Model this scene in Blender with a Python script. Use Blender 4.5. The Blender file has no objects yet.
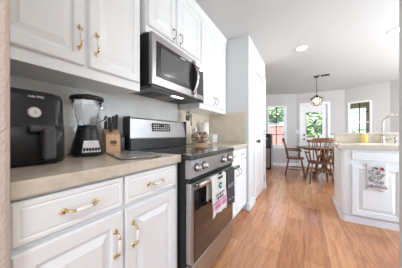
import bpy, bmesh, math, random
from mathutils import Vector, Matrix
random.seed(7)
PI = math.pi
S = bpy.context.scene
COL = S.collection

# ------------------------------------------------------------------ camera, world, sun, exposure
cam = bpy.data.cameras.new('camera'); camo = bpy.data.objects.new('camera', cam); COL.objects.link(camo)
cam.sensor_width = 36; cam.lens = 36*178/402; cam.clip_start = .02; cam.clip_end = 300
camo.location = (0, 0, 1.05); camo.rotation_euler = (PI/2, 0, math.atan(103/178))
S.camera = camo
S.view_settings.view_transform = 'Standard'; S.view_settings.look = 'None'
S.view_settings.gamma = 1; S.view_settings.use_curve_mapping = False
S.view_settings.exposure = .28

W = bpy.data.worlds.new('world'); S.world = W; W.use_nodes = True
nt = W.node_tree; nt.nodes.clear()
wo = nt.nodes.new('ShaderNodeOutputWorld'); bg = nt.nodes.new('ShaderNodeBackground')
tc = nt.nodes.new('ShaderNodeTexCoord'); sp = nt.nodes.new('ShaderNodeSeparateXYZ'); rp = nt.nodes.new('ShaderNodeValToRGB')
nt.links.new(tc.outputs['Generated'], sp.inputs[0]); nt.links.new(sp.outputs['Z'], rp.inputs[0])
rp.color_ramp.elements[0].position = 0.0; rp.color_ramp.elements[0].color = (.82, .91, 1, 1)
rp.color_ramp.elements[1].position = .40; rp.color_ramp.elements[1].color = (.38, .60, 1, 1)
e = rp.color_ramp.elements.new(.06); e.color = (.62, .79, 1, 1)
nt.links.new(rp.outputs[0], bg.inputs[0]); nt.links.new(bg.outputs[0], wo.inputs[0])
bg.inputs[1].default_value = 2.4

sl = bpy.data.lights.new('sun', 'SUN'); sl.energy = 8; sl.angle = .02; sl.color = (1, .95, .88)
so = bpy.data.objects.new('sun', sl); COL.objects.link(so); so.rotation_euler = (math.radians(38), 0, math.radians(25))

def area(name, loc, size, watts, color=(1, .97, .93), rot=(0, 0, 0), sy=None):
    l = bpy.data.lights.new(name, 'AREA'); l.energy = watts; l.color = color
    l.shape = 'RECTANGLE' if sy else 'DISK'; l.size = size
    if sy: l.size_y = sy
    o = bpy.data.objects.new(name, l); COL.objects.link(o); o.location = loc; o.rotation_euler = rot
    return o
# added fill: unseen ceiling discs, and a panel behind the camera
for i, (x, y) in enumerate([(.75, .15), (.3, -1.0), (1.1, -1.9)]):
    area('can_and_fill_light', (x, y, 2.405), .22, 10)
area('rear_fill', (1.1, -2.95, 1.3), 3.6, 70, (.80, .91, 1), (PI/2, 0, PI+math.radians(0)), 2.1)
area('nook_fill', (2.9, 2.5, 1.0), 1.8, 85, (.88, .95, 1), (PI/2+.38, 0, math.radians(40)), 2.0)  # out-of-view panel, added to brighten the nook

area('nook_side_fill', (3.1, 3.7, 1.0), 1.6, 36, (.88, .95, 1), (PI/2+.45, 0, math.radians(72)), 1.8)  # second added panel, tilted up to lift the nook ceiling

# ------------------------------------------------------------------ materials
def P(name, col, rough=.5, metal=0, trans=0, emis=None, es=0, ior=None, bump=None, alpha=None, coat=0):
    m = bpy.data.materials.new(name); m.use_nodes = True
    b = m.node_tree.nodes['Principled BSDF']
    b.inputs['Base Color'].default_value = (*col, 1); b.inputs['Roughness'].default_value = rough
    b.inputs['Metallic'].default_value = metal; b.inputs['Transmission Weight'].default_value = trans
    b.inputs['Coat Weight'].default_value = coat
    if ior: b.inputs['IOR'].default_value = ior
    if emis: b.inputs['Emission Color'].default_value = (*emis, 1); b.inputs['Emission Strength'].default_value = es
    n, l = m.node_tree.nodes, m.node_tree.links
    t = n.new('ShaderNodeTexCoord')
    ns = n.new('ShaderNodeTexNoise'); ns.inputs['Scale'].default_value = bump[0] if bump else 6
    l.new(t.outputs['Object'], ns.inputs['Vector'])
    if bump:
        bp = n.new('ShaderNodeBump'); bp.inputs['Strength'].default_value = bump[1]; bp.inputs['Distance'].default_value = bump[2]
        l.new(ns.outputs['Fac'], bp.inputs['Height']); l.new(bp.outputs[0], b.inputs['Normal'])
    return m

def mottled(name, c1, c2, scale, rough, bump=None, stretch=(1, 1, 1), detail=4, lo=.35, hi=.65, metal=0):
    m = P(name, c1, rough, metal)
    n, l = m.node_tree.nodes, m.node_tree.links; b = n['Principled BSDF']
    t = n.new('ShaderNodeTexCoord'); mp = n.new('ShaderNodeMapping'); mp.inputs['Scale'].default_value = stretch
    ns = n.new('ShaderNodeTexNoise'); ns.inputs['Scale'].default_value = scale; ns.inputs['Detail'].default_value = detail
    r = n.new('ShaderNodeValToRGB'); r.color_ramp.elements[0].position = lo; r.color_ramp.elements[1].position = hi
    r.color_ramp.elements[0].color = (*c1, 1); r.color_ramp.elements[1].color = (*c2, 1)
    l.new(t.outputs['Object'], mp.inputs[0]); l.new(mp.outputs[0], ns.inputs['Vector']); l.new(ns.outputs['Fac'], r.inputs[0])
    l.new(r.outputs[0], b.inputs['Base Color'])
    if bump:
        bp = n.new('ShaderNodeBump'); bp.inputs['Strength'].default_value = bump[0]; bp.inputs['Distance'].default_value = bump[1]
        l.new(ns.outputs['Fac'], bp.inputs['Height']); l.new(bp.outputs[0], b.inputs['Normal'])
    return m

def floor_mat():
    m = P('plank_floor', (.5, .27, .15), .2)
    n, l = m.node_tree.nodes, m.node_tree.links; b = n['Principled BSDF']
    t = n.new('ShaderNodeTexCoord'); mp = n.new('ShaderNodeMapping'); mp.inputs['Rotation'].default_value = (0, 0, PI/2)
    br = n.new('ShaderNodeTexBrick'); br.offset = .37
    for k, v in (('Scale', 1.0), ('Brick Width', 1.25), ('Row Height', .185), ('Mortar Size', .0014), ('Mortar Smooth', .3), ('Bias', 0)):
        br.inputs[k].default_value = v
    br.inputs['Color1'].default_value = (.0, .0, .0, 1); br.inputs['Color2'].default_value = (1, 1, 1, 1); br.inputs['Mortar'].default_value = (.5, .5, .5, 1)
    l.new(t.outputs['Object'], mp.inputs[0]); l.new(mp.outputs[0], br.inputs['Vector'])
    r = n.new('ShaderNodeValToRGB'); r.color_ramp.elements[0].color = (.48, .21, .098, 1); r.color_ramp.elements[1].color = (.66, .335, .17, 1)
    l.new(br.outputs['Color'], r.inputs[0])
    m2 = n.new('ShaderNodeMapping'); m2.inputs['Scale'].default_value = (11, 1.1, 1)
    ns = n.new('ShaderNodeTexNoise'); ns.inputs['Scale'].default_value = 2.6; ns.inputs['Detail'].default_value = 8; ns.inputs['Roughness'].default_value = .65; ns.inputs['Distortion'].default_value = 1.2
    l.new(t.outputs['Object'], m2.inputs[0]); l.new(m2.outputs[0], ns.inputs['Vector'])
    r2 = n.new('ShaderNodeValToRGB'); r2.color_ramp.elements[0].position = .32; r2.color_ramp.elements[1].position = .56
    r2.color_ramp.elements[0].color = (.66, .57, .52, 1); r2.color_ramp.elements[1].color = (1, 1, 1, 1)
    l.new(ns.outputs['Fac'], r2.inputs[0])
    mx = n.new('ShaderNodeMix'); mx.data_type = 'RGBA'; mx.blend_type = 'MULTIPLY'; mx.inputs[0].default_value = 1
    l.new(r.outputs[0], mx.inputs[6]); l.new(r2.outputs[0], mx.inputs[7])
    m3 = n.new('ShaderNodeMix'); m3.data_type = 'RGBA'; m3.inputs[7].default_value = (.2, .1, .06, 1)
    l.new(br.outputs['Fac'], m3.inputs[0]); l.new(mx.outputs[2], m3.inputs[6]); l.new(m3.outputs[2], b.inputs['Base Color'])
    bp = n.new('ShaderNodeBump'); bp.inputs['Strength'].default_value = .12; bp.inputs['Distance'].default_value = .004
    l.new(ns.outputs['Fac'], bp.inputs['Height']); l.new(bp.outputs[0], b.inputs['Normal'])
    return m

def brushed(name, col, rough):
    m = mottled(name, tuple(c*.86 for c in col), col, 5, rough, stretch=(1, 1, 60), metal=1)
    return m

def brick_mat():
    m = P('red_brick', (.45, .16, .13), .9); n, l = m.node_tree.nodes, m.node_tree.links
    t = n.new('ShaderNodeTexCoord'); mp = n.new('ShaderNodeMapping'); mp.inputs['Rotation'].default_value = (PI/2, 0, 0)
    br = n.new('ShaderNodeTexBrick'); br.inputs['Scale'].default_value = 4
    br.inputs['Color1'].default_value = (.52, .2, .17, 1); br.inputs['Color2'].default_value = (.4, .13, .11, 1); br.inputs['Mortar'].default_value = (.55, .45, .42, 1)
    l.new(t.outputs['Object'], mp.inputs[0]); l.new(mp.outputs[0], br.inputs['Vector']); l.new(br.outputs[0], n['Principled BSDF'].inputs['Base Color'])
    return m

M = dict(
    white=P('cabinet_white', (.82, .85, .855), .32, bump=(40, .02, .001)),
    trim=P('trim_white', (.82, .82, .82), .35),
    ceil=P('ceiling_paint', (.56, .575, .58), .9, bump=(90, .15, .002)),
    wall=P('wall_paint', (.53, .515, .50), .85, bump=(120, .1, .001)),
    pantry=P('pantry_paint', (.66, .675, .675), .7),
    orange=P('wing_wall_paint', (.56, .48, .42), .6, bump=(130, .7, .006)),
    floor=floor_mat(),
    counter=mottled('beige_laminate', (.56, .50, .40), (.63, .57, .47), 30, .22),
    splash=mottled('grey_beige_splash', (.60, .59, .55), (.65, .64, .60), 9, .12),
    splash2=mottled('warm_beige_splash', (.66, .59, .47), (.72, .65, .52), 9, .25),
    steel=brushed('stainless_steel', (.54, .535, .53), .3),
    steel2=P('polished_steel', (.60, .59, .58), .2, 1),
    black=P('black_plastic', (.014, .015, .017), .28),
    blackg=P('black_glass', (.008, .008, .01), .05, coat=1),
    mesh=P('microwave_window', (.07, .07, .072), .1, coat=1),
    char=P('charcoal_plastic', (.018, .020, .023), .3),
    grey=P('grey_plastic', (.07, .07, .075), .35),
    navy=P('dark_body', (.010, .012, .014), .25),
    brass=P('brass', (.72, .56, .32), .22, 1),
    pewter=P('dark_bronze', (.09, .07, .055), .35, .8),
    porc=P('porcelain', (.86, .85, .80), .15),
    glass=P('clear_glass', (1, 1, 1), 0, 0, 1, ior=1.12),
    pane=P('window_glass', (1, 1, 1), 0, 0, 1, ior=1.05),
    wood=mottled('pale_wood', (.60, .36, .19), (.70, .45, .26), 7, .45, stretch=(6, 6, 1)),
    oak=mottled('brown_oak', (.11, .045, .016), (.22, .095, .034), 9, .45, stretch=(3, 3, 1)),
    dark_oak=mottled('table_wood', (.10, .04, .02), (.17, .07, .033), 9, .25, stretch=(1, 6, 6)),
    copper=P('copper_wire', (.62, .30, .17), .3, .9),
    egg1=P('brown_egg', (.52, .26, .15), .5), egg2=P('cream_egg', (.82, .70, .52), .5), egg3=P('pale_egg', (.80, .84, .78), .5),
    paper=P('paper', (.84, .83, .80), .9, bump=(60, .2, .002)),
    cream=P('cream_ceramic', (.80, .76, .70), .3),
    cloth=P('white_cloth', (.70, .69, .67), .9, bump=(300, .3, .001)),
    darkcloth=P('dark_cloth', (.05, .052, .055), .95, bump=(300, .3, .001)),
    pink=P('pink_stripe', (.62, .22, .36), .9), green=P('green_print', (.03, .28, .17), .9), ink=P('black_print', (.03, .03, .03), .9),
    red=P('red_print', (.65, .02, .06), .9), greycloth=P('grey_band', (.32, .30, .30), .9),
    soap=P('yellow_soap', (.88, .64, .20), .15, trans=.25), nickel=P('nickel', (.55, .51, .45), .25, 1),
    lit=P('bulb_glow', (1, .9, .7), .5, emis=(1, .72, .40), es=4.5), can=P('can_glow', (1, 1, 1), .5, emis=(1, .97, .93), es=14),
    mwlit=P('hood_light_glow', (1, 1, 1), .5, emis=(1, .97, .93), es=3),
    seeded=P('lantern_glass', (1, .98, .94), .12, trans=.9, ior=1.2),
    label=P('white_print', (.85, .85, .85), .5), silver=P('silver_badge', (.78, .78, .79), .3, .3),
    leaf1=P('leaf_green', (.30, .38, .20), .6), leaf2=P('leaf_light', (.58, .64, .42), .6), bark=P('bark', (.14, .09, .06), .9),
    grass=mottled('lawn', (.12, .2, .05), (.2, .3, .09), 20, .9), brick=brick_mat(),
    siding=P('pale_siding', (.70, .74, .78), .8), soffit=P('tan_soffit', (.38, .30, .19), .8), roof=P('roof_grey', (.40, .40, .42), .9),
    muntin=P('dark_muntin', (.03, .03, .035), .5), flower=P('flower_white', (.9, .88, .85), .6),
)

# ------------------------------------------------------------------ mesh helpers
class MB:
    def __init__(s): s.bm = bmesh.new(); s.mats = []; s.cur = 0
    def mat(s, m):
        m = M[m]
        if m not in s.mats: s.mats.append(m)
        s.cur = s.mats.index(m); return s
    def _tagf(s, fs, smooth=False):
        for f in fs: f.material_index = s.cur; f.smooth = smooth
    def box(s, x0, y0, z0, x1, y1, z1, bv=0, seg=2, mtx=None):
        vs = [s.bm.verts.new(v) for v in ((x0,y0,z0),(x1,y0,z0),(x1,y1,z0),(x0,y1,z0),(x0,y0,z1),(x1,y0,z1),(x1,y1,z1),(x0,y1,z1))]
        fs = [s.bm.faces.new([vs[i] for i in q]) for q in ((0,3,2,1),(4,5,6,7),(0,1,5,4),(1,2,6,5),(2,3,7,6),(3,0,4,7))]
        if bv:
            es = list({e for f in fs for e in f.edges})
            r = bmesh.ops.bevel(s.bm, geom=es, offset=bv, segments=seg, affect='EDGES', profile=.5)
            vs = list({v for f in r['faces'] for v in f.verts} | {v for v in vs if v.is_valid})
            fs = list({f for v in vs for f in v.link_faces})
        s._tagf(fs)
        if mtx: bmesh.ops.transform(s.bm, matrix=mtx, verts=vs)
        return s
    def tube(s, pts, r, seg=10, cap=True, closed=False):
        pts = [Vector(p) for p in pts]; n = len(pts)
        rs = r if isinstance(r, (list, tuple)) else [r]*n
        rings = []; prev = None
        for i, p in enumerate(pts):
            if closed: d = pts[(i+1) % n]-pts[i-1]
            else: d = pts[min(i+1, n-1)]-pts[max(i-1, 0)]
            d.normalize()
            a = Vector((0,0,1)) if prev is None else prev
            if abs(a.dot(d)) > .95 and prev is None: a = Vector((1,0,0))
            u = (a-d*a.dot(d)).normalized(); prev = u; v = d.cross(u)
            rings.append([s.bm.verts.new(p+(u*math.cos(2*PI*k/seg)+v*math.sin(2*PI*k/seg))*rs[i]) for k in range(seg)])
        fs = []
        for i in range(n if closed else n-1):
            A, B = rings[i], rings[(i+1) % n]
            for k in range(seg): fs.append(s.bm.faces.new((A[k], A[(k+1)%seg], B[(k+1)%seg], B[k])))
        if cap and not closed:
            fs.append(s.bm.faces.new(rings[0][::-1])); fs.append(s.bm.faces.new(rings[-1]))
        s._tagf(fs, True); return s
    def lathe(s, prof, c=(0,0,0), seg=24, axis='Z', sx=1, sy=1):
        rings = []
        for r, z in prof:
            ring = []
            for k in range(seg):
                a = 2*PI*k/seg; x, y = max(r, 1e-5)*math.cos(a)*sx, max(r, 1e-5)*math.sin(a)*sy
                v = (x, y, z) if axis == 'Z' else ((z, x, y) if axis == 'X' else (y, z, x))
                ring.append(s.bm.verts.new((c[0]+v[0], c[1]+v[1], c[2]+v[2])))
            rings.append(ring)
        fs = []
        for A, B in zip(rings, rings[1:]):
            for k in range(seg): fs.append(s.bm.faces.new((A[k], A[(k+1)%seg], B[(k+1)%seg], B[k])))
        fs.append(s.bm.faces.new(rings[0][::-1])); fs.append(s.bm.faces.new(rings[-1]))
        s._tagf(fs, True); return s
    def prism(s, poly, z0, z1, bv=0):
        a = [s.bm.verts.new((x, y, z0)) for x, y in poly]; b = [s.bm.verts.new((x, y, z1)) for x, y in poly]
        n = len(poly); fs = [s.bm.faces.new(a[::-1]), s.bm.faces.new(b)]
        for i in range(n): fs.append(s.bm.faces.new((a[i], a[(i+1)%n], b[(i+1)%n], b[i])))
        s._tagf(fs); return s
    def poly_ext(s, pts, d):
        d = Vector(d); a = [s.bm.verts.new(p) for p in pts]; b = [s.bm.verts.new(Vector(p)+d) for p in pts]
        n = len(pts); fs = [s.bm.faces.new(a[::-1]), s.bm.faces.new(b)]
        for i in range(n): fs.append(s.bm.faces.new((a[i], a[(i+1)%n], b[(i+1)%n], b[i])))
        s._tagf(fs); return s
    def panel(s, o, a, n, w, h, t=.02, raised=True, stile=.052):
        """door or drawer front: o lower corner on the mounting plane, a width dir, n outward"""
        o, a, n = Vector(o), Vector(a), Vector(n); up = Vector((0,0,1))
        g = min(.012, t*.6); L = [(0, 0), (0, t*.7), (min(.006, t*.5), t)]
        if raised: L += [(stile, t), (stile+.006, t-g), (stile+.016, t-g), (stile+.042, t-.001), (stile+.044, t+.0005)]
        else: L += [(.016, t), (.020, t-.004), (.026, t-.001)]
        loops = []
        for i, d in L:
            loops.append([s.bm.verts.new(o+a*x+up*z+n*d) for x, z in ((i, i), (w-i, i), (w-i, h-i), (i, h-i))])
        fs = [s.bm.faces.new(loops[-1]), s.bm.faces.new(loops[0][::-1])]
        for A, B in zip(loops, loops[1:]):
            for k in range(4): fs.append(s.bm.faces.new((A[k], A[(k+1)%4], B[(k+1)%4], B[k])))
        s._tagf(fs); return s
    def xf(s, mtx): bmesh.ops.transform(s.bm, matrix=mtx, verts=s.bm.verts[:]); return s
    def build(s, name, parent=None, m=None):
        if m: s.mat(m); [setattr(f, 'material_index', s.cur) for f in s.bm.faces]
        bmesh.ops.recalc_face_normals(s.bm, faces=s.bm.faces[:])
        me = bpy.data.meshes.new(name)
        root = parent
        while root is not None and root.parent is not None: root = root.parent
        o = bpy.data.objects.new(name, me); COL.objects.link(o)
        if root is not None:
            bmesh.ops.transform(s.bm, matrix=Matrix.Translation(-root.location), verts=s.bm.verts[:])
            o.parent = parent
        else:
            xs = [v.co for v in s.bm.verts]
            c = Vector((sum(v.x for v in xs)/len(xs), sum(v.y for v in xs)/len(xs), min(v.z for v in xs)))
            if not name.startswith(('wall', 'floor', 'ceiling', 'trim', 'base', 'window', 'door')):
                bmesh.ops.transform(s.bm, matrix=Matrix.Translation(-c), verts=s.bm.verts[:]); o.location = c
        s.bm.to_mesh(me); s.bm.free()
        for mm in s.mats: me.materials.append(mm)
        return o
def mb(m): return MB().mat(m)
def thing(name, loc, label, cat, group=None):
    o = bpy.data.objects.new(name, None); COL.objects.link(o); o.location = loc; o.empty_display_size = .05
    return tag(o, label, cat, group)
def tag(o, label, cat, group=None, kind=None):
    o['label'] = label; o['category'] = cat
    if group: o['group'] = group
    if kind: o['kind'] = kind
    return o
def struct(o): o['kind'] = 'structure'; return o
def text(name, s, loc, rot, size, m, parent, ext=.0004):
    cu = bpy.data.curves.new(name, 'FONT'); cu.body = s; cu.size = size; cu.extrude = ext; cu.align_x = 'CENTER'; cu.align_y = 'CENTER'
    t = bpy.data.objects.new(name+'_curve', cu); me = bpy.data.meshes.new_from_object(t)
    bpy.data.objects.remove(t); bpy.data.curves.remove(cu)
    mt = rot if isinstance(rot, Matrix) else None
    me.transform(Matrix.Translation(Vector(loc)) @ mt)
    root = parent
    while root.parent is not None: root = root.parent
    me.transform(Matrix.Translation(-root.location))
    me.materials.clear(); me.materials.append(M[m])
    o = bpy.data.objects.new(name, me); COL.objects.link(o); o.parent = parent
    return o
FX = Matrix(((0, 0, 1, 0), (1, 0, 0, 0), (0, 1, 0, 0), (0, 0, 0, 1)))     # text lying on a face looking to +X
FY = Matrix(((1, 0, 0, 0), (0, 0, -1, 0), (0, 1, 0, 0), (0, 0, 0, 1)))    # on a face looking to -Y

# ------------------------------------------------------------------ the room
WX = -1.28                                                                 # kitchen wall plane
struct(mb('floor').box(-1.75, -3, -.08, 3.6, 6.95, 0).build('floor'))
cz, wz = 2.42, 2.36
L0, L1, R0, R1, R2 = (-1.6, 6.05), (-.22, 6.62), (1.03, 6.62), (1.87, 6.24), (3.4, 4.75)
P0, P1, P2, P3 = (-1.75, 4.5), (.72, 4.56), (1.12, 3.93), (3.6, 1.2)
c = mb('ceil')
c.prism([(-1.75, -3), (3.6, -3), P3, P2, P1, P0], cz, cz+.12)
def facet(pts):
    a = [c.bm.verts.new(p) for p in pts]; b = [c.bm.verts.new((p[0], p[1], p[2]+.12)) for p in pts]; n = len(pts)
    fs = [c.bm.faces.new(a[::-1]), c.bm.faces.new(b)] + [c.bm.faces.new((a[i], a[(i+1)%n], b[(i+1)%n], b[i])) for i in range(n)]
    c._tagf(fs)
facet([(*P0, cz), (*P1, cz), (1.03, 6.72, wz), (-.25, 6.72, wz), (-1.75, 6.12, wz+.015)])
facet([(*P1, cz), (1.95, 6.30, wz), (1.03, 6.72, wz)])
facet([(*P1, cz), (*P2, cz), (3.55, 4.8, wz), (1.95, 6.30, wz)])
facet([(*P2, cz), (*P3, cz), (3.55, 4.8, wz)])
struct(c.build('ceiling'))
struct(mb('wall').box(-1.4, -3, 0, WX, 2.45, 2.42).build('wall_left'))
struct(mb('orange').box(WX, -.35, 0, -.64, .150, 2.42, .012).build('wall_near'))
# pantry closet with its door opening in the side wall
p = mb('pantry')
p.box(-1.6, 2.452, 0, -.66, 2.55, 2.42); p.box(-.76, 2.55, 0, -.66, 2.80, 2.42); p.box(-.76, 3.55, 0, -.66, 3.66, 2.42)
p.box(-.76, 2.80, 2.05, -.66, 3.55, 2.42); p.box(-1.6, 3.56, 0, -.76, 3.66, 2.42)
struct(p.build('wall_pantry'))
struct(mb('wall').box(-1.72, 3.66, 0, -1.6, 6.1, 2.42).build('wall_far_left'))
struct(mb('pantry').box(.444, 1.27, 0, 1.5, 1.37, 2.42, .004).build('wall_right'))
struct(mb('pantry').box(1.4, -.9, 0, 1.5, 1.268, 2.42).build('wall_light_block'))  # unseen wall, added to hold side light off the upper cabinets

def seg_wall(name, A, B, holes, m='wall', th=.12, H=2.42):
    """upright wall from A to B (inner face), outer side to the left of A->B; holes (s0,s1,z0,z1)"""
    A, B = Vector(A), Vector(B); d = (B-A); Ln = d.length; d.normalize(); nrm = Vector((-d.y, d.x))
    mt = Matrix.Translation((A.x, A.y, 0)) @ Matrix(((d.x, nrm.x, 0, 0), (d.y, nrm.y, 0, 0), (0, 0, 1, 0), (0, 0, 0, 1)))
    w = mb(m); s = 0
    for (a, b, z0, z1) in holes:
        w.box(s, 0, 0, a, th, H)
        if z0 > 0: w.box(a, 0, 0, b, th, z0)
        w.box(a, 0, z1, b, th, H); s = b
    w.box(s, 0, 0, Ln, th, H)
    w.xf(mt); struct(w.build(name)); return mt, Ln
mL, lenL = seg_wall('wall_nook_left', L0, L1, [(.60, 1.16, .66, 1.97)])
mC, lenC = seg_wall('wall_back', L1, R0, [(.15, .84, 0, 1.975)])
mR, lenR = seg_wall('wall_nook_right', R0, R1, [(.08, .56, .66, 1.955)])
mF, lenF = seg_wall('wall_far_right', R1, R2, [])

def window(name, mt, a, b, z0, z1, cols=2, rows=2):
    f = mb('trim'); w = .03
    f.box(a, .02, z0, a+w, .09, z1); f.box(b-w, .02, z0, b, .09, z1); f.box(a+w, .02, z1-w, b-w, .09, z1); f.box(a+w, .02, z0, b-w, .09, z0+w)
    zm = (z0+z1)/2+.07
    f.box(a+w, .03, zm-.02, b-w, .075, zm+.02); f.xf(mt); root = struct(f.build(name))
    g = mb('muntin')
    for (q0, q1) in ((z0+w, zm-.02), (zm+.02, z1-w)):
        for i in range(1, cols):
            x = a+w+(b-a-2*w)*i/cols; g.box(x-.011, .04, q0, x+.011, .065, q1)
        for j in range(1, rows):
            z = q0+(q1-q0)*j/rows
            for i in range(cols):
                x0 = a+w+(b-a-2*w)*i/cols+(.011 if i else 0); x1 = a+w+(b-a-2*w)*(i+1)/cols-(.011 if i < cols-1 else 0)
                g.box(x0, .04, z-.009, x1, .065, z+.009)
    g.xf(mt); g.build('muntins', root)
    p = mb('pane'); p.box(a+w, .05, z0+w, b-w, .053, zm-.02); p.box(a+w, .05, zm+.02, b-w, .053, z1-w); p.xf(mt); p.build('window_pane', root)
    s = mb('trim'); s.box(a-.04, -.05, z0-.03, b+.04, .02, z0, .005); s.box(a-.03, -.012, z0-.09, b+.03, 0, z0-.03); s.xf(mt); s.build('window_sill', root)
    t = mb('trim'); t.box(a-.005, -.006, z0, a+.012, .02, z1); t.box(b-.012, -.006, z0, b+.028, .02, z1); t.box(a+.012, -.006, z1-.012, b-.012, .02, z1+.012); t.xf(mt); t.build('window_casing', root)
window('window_1', mL, .60, 1.16, .66, 1.97)
window('window_2', mR, .08, .56, .66, 1.955)

# glazed back door
d = mb('trim')
def dbox(q, x0, y0, z0, x1, y1, z1, bv=0): q.box(x0, y0, z0, x1, y1, z1, bv)
a, b = .17, .82
dbox(d, a, .03, .01, a+.09, .07, 1.955); dbox(d, b-.09, .03, .01, b, .07, 1.955)
dbox(d, a+.09, .03, 1.76, b-.09, .07, 1.955); dbox(d, a+.09, .03, .01, b-.09, .07, .92)
d.xf(mC); dr = struct(d.build('door_2'))
q = mb('trim')
for (x0, x1) in ((a+.13, .487), (.503, b-.13)): q.panel((x0, .03, .16), (1, 0, 0), (0, -1, 0), x1-x0, .62, .014, stile=.02)
q.xf(mC); q.build('lower_panel', dr)
q = mb('trim'); ww = .02
q.box(a+.09, .02, .92, a+.11, .03, 1.76); q.box(b-.11, .02, .92, b-.09, .03, 1.76); q.box(a+.11, .02, 1.74, b-.11, .03, 1.76); q.box(a+.11, .02, .92, b-.11, .03, .94)
q.xf(mC); q.build('glazing_bead', dr)
q = mb('pane'); q.box(a+.09, .048, .92, b-.09, .051, 1.76); q.xf(mC); q.build('door_glass', dr)
q = mb('pewter'); q.lathe([(.026, 0), (.026, -.01), (.01, -.015), (.01, -.04), (.027, -.05), (.03, -.065), (.018, -.08)], (a+.055, .03, .88), 16, 'Y'); q.xf(mC); q.build('door_knob', dr)
q = mb('pewter'); q.lathe([(.028, 0), (.028, -.02), (.02, -.026)], (a+.055, .03, 1.02), 16, 'Y'); q.xf(mC); q.build('deadbolt', dr)
q = mb('trim'); q.box(.085, -.018, 0, .15, 0, 2.04, .004); q.box(.84, -.018, 0, .905, 0, 2.04, .004); q.box(.15, -.018, 1.975, .84, 0, 2.04, .004)
q.box(.15, 0, 0, .168, .1, 1.975); q.box(.822, 0, 0, .84, .1, 1.975); q.box(.168, 0, 1.957, .822, .1, 1.975)
q.xf(mC); struct(q.build('trim_1'))
def baseboard(name, mt, spans):
    q = mb('trim')
    for s0, s1 in spans: q.box(s0, -.014, 0, s1, 0, .095, .004)
    q.xf(mt); struct(q.build(name))
baseboard('baseboard_nook_left', mL, [(0, lenL-.005)]); baseboard('baseboard_back', mC, [(.01, .083), (.907, lenC-.01)])
baseboard('baseboard_nook_right', mR, [(.005, lenR)]); baseboard('baseboard_far_right', mF, [(0, lenF)])
q = mb('white'); q.box(WX+.6, 2.425, 0, -.64, 2.452, .10, .004); q.box(-.66, 2.452, 0, -.64, 2.73, .10, .004); q.box(-.66, 3.62, 0, -.64, 3.66, .10)
struct(q.build('baseboard_pantry'))

# pantry door: six raised panels, dark knob, hinges
q = mb('trim'); q.box(-.70, 2.82, .012, -.668, 3.53, 2.03); pd = struct(q.build('door_1'))
q = mb('trim')
for (y0, y1) in ((2.90, 3.135), (3.215, 3.45)):
    for (z0, z1) in ((.2, .83), (.98, 1.62), (1.72, 1.93)):
        q.panel((-.668, y0, z0), (0, 1, 0), (1, 0, 0), y1-y0, z1-z0, .014, stile=.014)
q.build('door_panels', pd)
q = mb('pewter'); q.lathe([(.028, 0), (.028, .008), (.011, .012), (.011, .035), (.026, .045), (.03, .06), (.02, .075)], (-.668, 2.885, .935), 18, 'X'); q.build('door_knob', pd)
for z in (.22, 1.08, 1.88):
    q = mb('nickel'); q.tube([(-.655, 3.535, z-.045), (-.655, 3.535, z+.045)], .008, 8); q.build('door_hinge', pd)
q = mb('trim'); q.box(-.66, 2.745, 0, -.642, 2.815, 2.10, .004); q.box(-.66, 3.55, 0, -.642, 3.615, 2.10, .004); q.box(-.66, 2.815, 2.035, -.642, 3.55, 2.10, .004)
q.box(-.70, 2.80, 0, -.66, 2.817, 2.05); struct(q.build('trim_2'))

# backsplash slabs (lining of the walls)
struct(mb('splash').box(WX, .15, .922, WX+.008, 1.655, 1.80).build('trim_3'))
struct(mb('splash2').box(WX, 1.66, .922, WX+.008, 2.443, 1.34).build('trim_4'))
struct(mb('splash2').box(WX+.01, 2.443, .922, -.70, 2.452, 1.365).build('trim_5'))

# ------------------------------------------------------------------ pull handles
def pull(parent, c, axis, n=(1, 0, 0), L=.10, grip=True, m='brass', name='handle'):
    c, ax, n = Vector(c), Vector(axis), Vector(n)
    q = mb(m)
    for sgn in (-1, 1):
        e = c+ax*(L/2*sgn)
        q.lathe([(.010, 0), (.010, .003), (.005, .005)], (0, 0, 0), 12)
        vs = q.bm.verts[-36:]
        bmesh.ops.transform(q.bm, matrix=Matrix.Translation(e) @ Vector((0,0,1)).rotation_difference(n).to_matrix().to_4x4(), verts=vs)
        q.tube([e, e+n*.018-ax*(.004*sgn), e+n*.027-ax*(.016*sgn), e+n*.029-ax*(.026*sgn)], [.0042, .0042, .0055, .0045], 8)
        q.tube([e+ax*.006*sgn+n*.002, e+ax*.016*sgn+n*.003], [.006, .002], 8)
    if grip: q.mat('porc')
    q.tube([c-ax*(L/2-.024)+n*.029, c-ax*(L/4-.012)+n*.030, c+n*.030, c+ax*(L/4-.012)+n*.030, c+ax*(L/2-.024)+n*.029], [.0055, .0075, .0082, .0075, .0055] if grip else .004, 10)
    return q.build(name, parent)
AY, NX, AZ = (0, 1, 0), (1, 0, 0), (0, 0, 1)

# ------------------------------------------------------------------ lower run, left
FXB = -.70                                                                  # face-frame plane of the base units
bc = thing('base_cabinet', (-.98, .53, 0), 'white double base cabinet with two drawers under the air fryer counter', 'cabinet')
q = mb('white'); q.box(WX+.005, .154, .10, FXB, .908, .868, .002); q.box(WX+.005, .154, 0, FXB-.06, .908, .10); q.build('body', bc)
for y0, y1 in ((.156, .503), (.515, .872)):
    q = mb('white').panel((FXB, y0, .735), AY, NX, y1-y0, .127, .02, raised=False); dw = q.build('drawer', bc)
    pull(dw, (FXB+.02, (y0+y1)/2, .797), AY)
    q = mb('white').panel((FXB, y0, .105), AY, NX, y1-y0, .612, .02); dd = q.build('door', bc)
    pull(dd, (FXB+.02, y1-.04 if y0 < .4 else y0+.038, .592), AZ)
q = mb('counter'); q.box(WX+.009, .153, .872, -.672, .915, .92, .005); tag(q.build('countertop'), 'beige laminate countertop under the air fryer and blender', 'countertop')

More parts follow.
